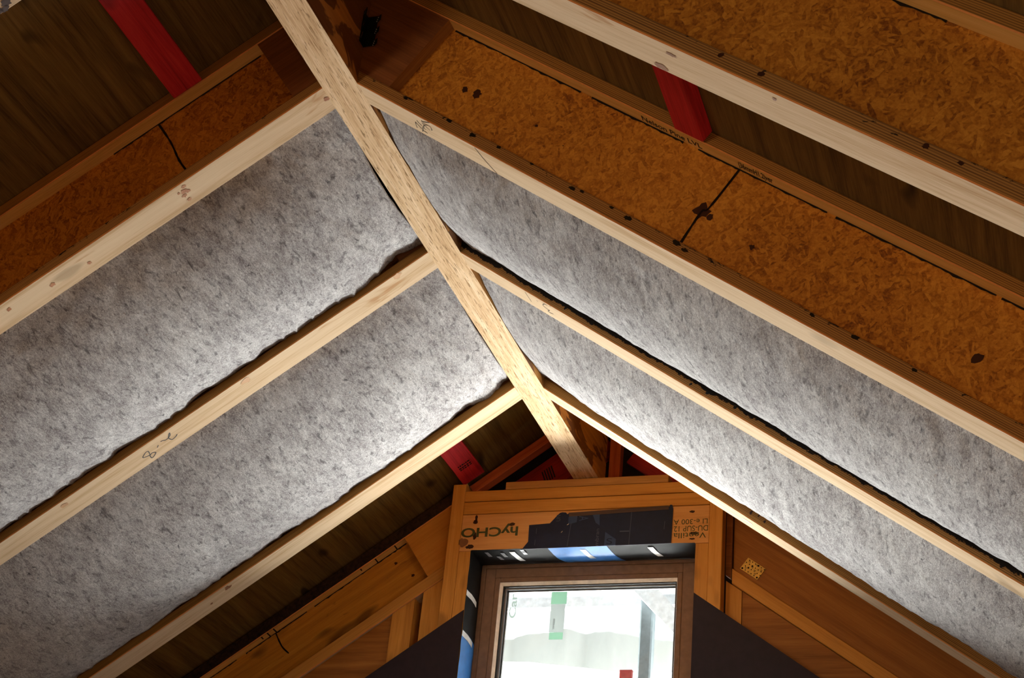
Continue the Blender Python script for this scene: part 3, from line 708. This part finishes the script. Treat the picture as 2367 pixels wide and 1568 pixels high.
# ------------------------------------------------------------------ window
def bevel_ring(bm, o, i, y0, y1):
    def loop(r, y): return [bm.verts.new(p) for p in ((r[0], y, r[3]), (r[1], y, r[3]), (r[1], y, r[2]), (r[0], y, r[2]))]
    a, b, c = loop(o, y0), loop(i, y1), loop(o, y1)
    for k in range(4):
        l = (k + 1) % 4
        bm.faces.new((a[k], a[l], b[l], b[k])); bm.faces.new((b[k], b[l], c[l], c[k])); bm.faces.new((c[k], c[l], a[l], a[k]))
win = thing('window_1', Matrix.Translation((0, 2.80, -.36)), 'brown framed window in the gable wall with pale glazing bead', 'window', kind='structure')
def ring(bm, x0, x1, zt, zb_, wl, wr, wt, wb, y0, y1, bev=.002):
    for a in [(x0, x0 + wl, zb_, zt), (x1 - wr, x1, zb_, zt), (x0 + wl, x1 - wr, zt - wt, zt), (x0 + wl, x1 - wr, zb_, zb_ + wb)]:
        add_box(bm, a[0], a[1], y0, y1, a[2], a[3], bev)
Z = .36
bm = bmesh.new(); ring(bm, -.470, .476, -.363 + Z, -3.35 + Z, .020, .020, .016, .06, 0, .09); link_bm('outer_frame', bm, M_frame, win)
bm = bmesh.new(); ring(bm, -.4495, .4555, -.3795 + Z, -3.29 + Z, .0435, .0535, .0415, .06, .003, .08); link_bm('sash_frame', bm, M_frame, win)
bm = bmesh.new(); ring(bm, -.4055, .4015, -.4215 + Z, -3.23 + Z, .0225, .021, .021, .03, .001, .06, .003); link_bm('sash_lip', bm, M_frame, win)
bm = bmesh.new(); bevel_ring(bm, (-.3825, .380, -.443 + Z, -3.20 + Z), (-.3715, .3765, -.4545 + Z, -3.19 + Z), .0025, .016); link_bm('glazing_bead', bm, M_bead, win)
bm = bmesh.new(); ring(bm, -.3745, .3745, -.4515 + Z, -3.19 + Z, .0085, .003, .0075, .008, .018, .034, .0005); link_bm('gasket', bm, M_gasket, win)
bm = bmesh.new(); ring(bm, -.3665, .370, -.458 + Z, -3.18 + Z, .007, .003, .008, .008, .030, .046, .0005); link_bm('spacer_bar', bm, M_spacer, win)
bm = bmesh.new(); ring(bm, -.359, .3665, -.4665 + Z, -3.17 + Z, .006, .002, .007, .008, .040, .050, .0005); link_bm('gasket', bm, M_gasket, win)
bm = bmesh.new(); add_box(bm, -.366, .370, .036, .040, -3.18 + Z, -.458 + Z); link_bm('pane', bm, M_glass, win)
# sticker on the pane
stk = thing('window_sticker', Matrix.Translation((-.125, 2.8345, -.58)), 'green and pale grey sticker on the window pane', 'sticker')
def stk_box(n, x0, x1, z0, z1, mat, y=0): 
    bm = bmesh.new(); add_box(bm, x0 + .125, x1 + .125, y, y + .0006, z0 + .58, z1 + .58); return link_bm(n, bm, mat, stk)
stk_box('green_head', -.161, -.094, -.532, -.478, M_sgreen); stk_box('grey_body', -.160, -.098, -.655, -.533, M_sgrey); stk_box('green_foot', -.158, -.099, -.686, -.656, M_sgreen)
text_obj('printed_text', 'TIMBER', .008, Vector((-.137 + .125, -.001, -.645 + .58)), (0, 0, 1), (-1, 0, 0), M_stw, stk, fit=.05)

# ------------------------------------------------------------------ outside the window
def wrap_sheet(name, x0, x1, y, z0, z1, mat, label, amp, seed, fx=3.0, edge=None, nx=120, nz=60):
    bm = bmesh.new(); R_ = []
    for i in range(nx + 1):
        row = []
        for j in range(nz + 1):
            x = x0 + (x1 - x0) * i / nx; zt = z1 if edge is None else edge(x); z = z0 + (zt - z0) * j / nz
            yy = y + amp * noise.noise(Vector((x * fx, z * .9, seed))) + amp * .6 * noise.noise(Vector((x * fx * 2.3 + z, z * 1.5, seed + 3)))
            row.append(bm.verts.new((x, yy, z)))
        R_.append(row)
    for i in range(nx):
        for j in range(nz): bm.faces.new((R_[i][j], R_[i + 1][j], R_[i + 1][j + 1], R_[i][j + 1]))
    return tag(link_bm(name, bm, mat, smooth=True, loc=((x0 + x1) / 2, y, z0)), label, 'plastic sheet')
wrap_sheet('scaffold_wrap', -6, 6, 5.6, -4.38, 6, M_wrap, 'bright white plastic wrap hanging behind the scaffold outside the window', .02, 1)
def eg(x): return .24 + .03 * math.sin((x + 1.1) * 5) - .02 * (x + 1.3)
ws = wrap_sheet('crumpled_wrap', -2.5, 1.5, 5.35, -4.38, .26, M_wrap2, 'crumpled greyish plastic wrap low outside the window', .06, 2, 6.0, edge=eg)
def eg2(x): return -.075 - .07 * max(0, min(1, (x + .95) / .6)) + .012 * max(0, x + .3)
wrap_sheet('fallen_wrap', -2.0, 1.0, 4.9, -4.38, -.1, M_wrap, 'smooth white plastic sheet at the bottom of the window view', .012, 5, 6.0, edge=eg2)
box_thing('scaffold_post', -.232, -.163, 4.58, 4.65, -4.38, 3.0, M_scaf, 'grey scaffold post standing outside the window', 'scaffold post', bev=.008)
box_thing('scaffold_beam', -1.9, .9, 4.655, 4.71, .139, .205, M_scaf2, 'grey horizontal scaffold beam outside the window', 'scaffold beam', bev=.006)
bm = bmesh.new(); add_prism(bm, [(-.466, 4.53, .40), (-.319, 4.53, .40), (.566, 4.53, -.60), (.477, 4.53, -.60)], (0, .045, 0))
tag(link_bm('scaffold_brace', bm, M_scaf2, loc=(0, 4.55, 0)), 'grey diagonal scaffold brace outside the window', 'scaffold brace')
box_thing('red_rail', -.317, -.250, 4.55, 4.575, -1.6, -.243, plain('dark_red_rail', (.25, .03, .03), .6), 'small dark red rail end at the bottom of the window view', 'rail')
lg = text_obj('printed_logo', 'Car', .029, Vector((0, 0, 0)), (0, 0, 1), (-1, 0, 0), M_print, None, fit=.108, bold=.012)
lg.location = (-.312, 2.834, -.590)
tag(lg, 'faded grey-green letters Car with a swoosh, printed on the window pane at its left edge', 'lettering')
for k, (pts, wd) in enumerate([([(-.3126, -.5999), (-.2956, -.608), (-.2850, -.622), (-.2829, -.6419)], .013), ([(-.300, -.575), (-.288, -.585), (-.279, -.600)], .004), ([(-.296, -.560), (-.282, -.572), (-.272, -.588)], .003)]):
    bm = bmesh.new(); add_ribbon(bm, smooth_path([(x + .312, 0, z + .590) for x, z in pts], 6), lambda t: .001 + wd * math.sin(math.pi * t), (0, -1, 0), .0006)
    link_bm('printed_swoosh', bm, M_print, lg, recalc=False)

# ------------------------------------------------------------------ room shell
bm = bmesh.new()
for pts in ([(-3.2, -4.4), (-.4695, -4.4), (-.4695, 3), (-3.2, 3)], [(.4755, -4.4), (3.2, -4.4), (3.2, 3), (.4755, 3)], [(-.4695, -4.4), (.4755, -4.4), (.4755, -3.36), (-.4695, -3.36)], [(-.4695, -.358), (.4755, -.358), (.4755, 3), (-.4695, 3)]):
    add_prism(bm, [(x, 2.895, z) for x, z in pts], (0, .03, 0))
bmesh.ops.recalc_face_normals(bm, faces=bm.faces)
for f in bm.faces: f.material_index = 1 if f.normal.y > .5 else 0
tag(link_bm('wall_gable', bm, [M_dark, plain('grey_outer_cladding', (.075, .078, .082), .8)]), 'dark outer cladding of the gable wall around the window', 'wall', kind='structure')
for sg, nm in ((-1, 'wall_left'), (1, 'wall_right')):
    bm = bmesh.new(); add_box(bm, sg * 2.75, sg * 2.80, -7, 2.89, -4.4, -1.50)
    tag(link_bm(nm, bm, M_panel), 'low side wall under the eaves', 'wall', kind='structure')
bm = bmesh.new(); add_prism(bm, [(-2.8, -7, -4.4), (2.8, -7, -4.4), (2.8, -7, -1.5), (0, -7, .42), (-2.8, -7, -1.5)], (0, -.05, 0))
tag(link_bm('wall_back', bm, M_panel), 'far gable wall behind the photographer', 'wall', kind='structure')
bm = bmesh.new(); add_box(bm, -2.8, 2.8, -7, 2.89, -4.45, -4.40); tag(link_bm('floor', bm, M_floor), 'pale board floor of the attic', 'floor', kind='structure')
bm = bmesh.new(); add_box(bm, -9, 9, 2.93, 9, -4.45, -4.39); tag(link_bm('ground', bm, plain('pale_ground', (.5, .48, .44), .9)), 'pale ground outside the gable', 'ground', kind='structure')
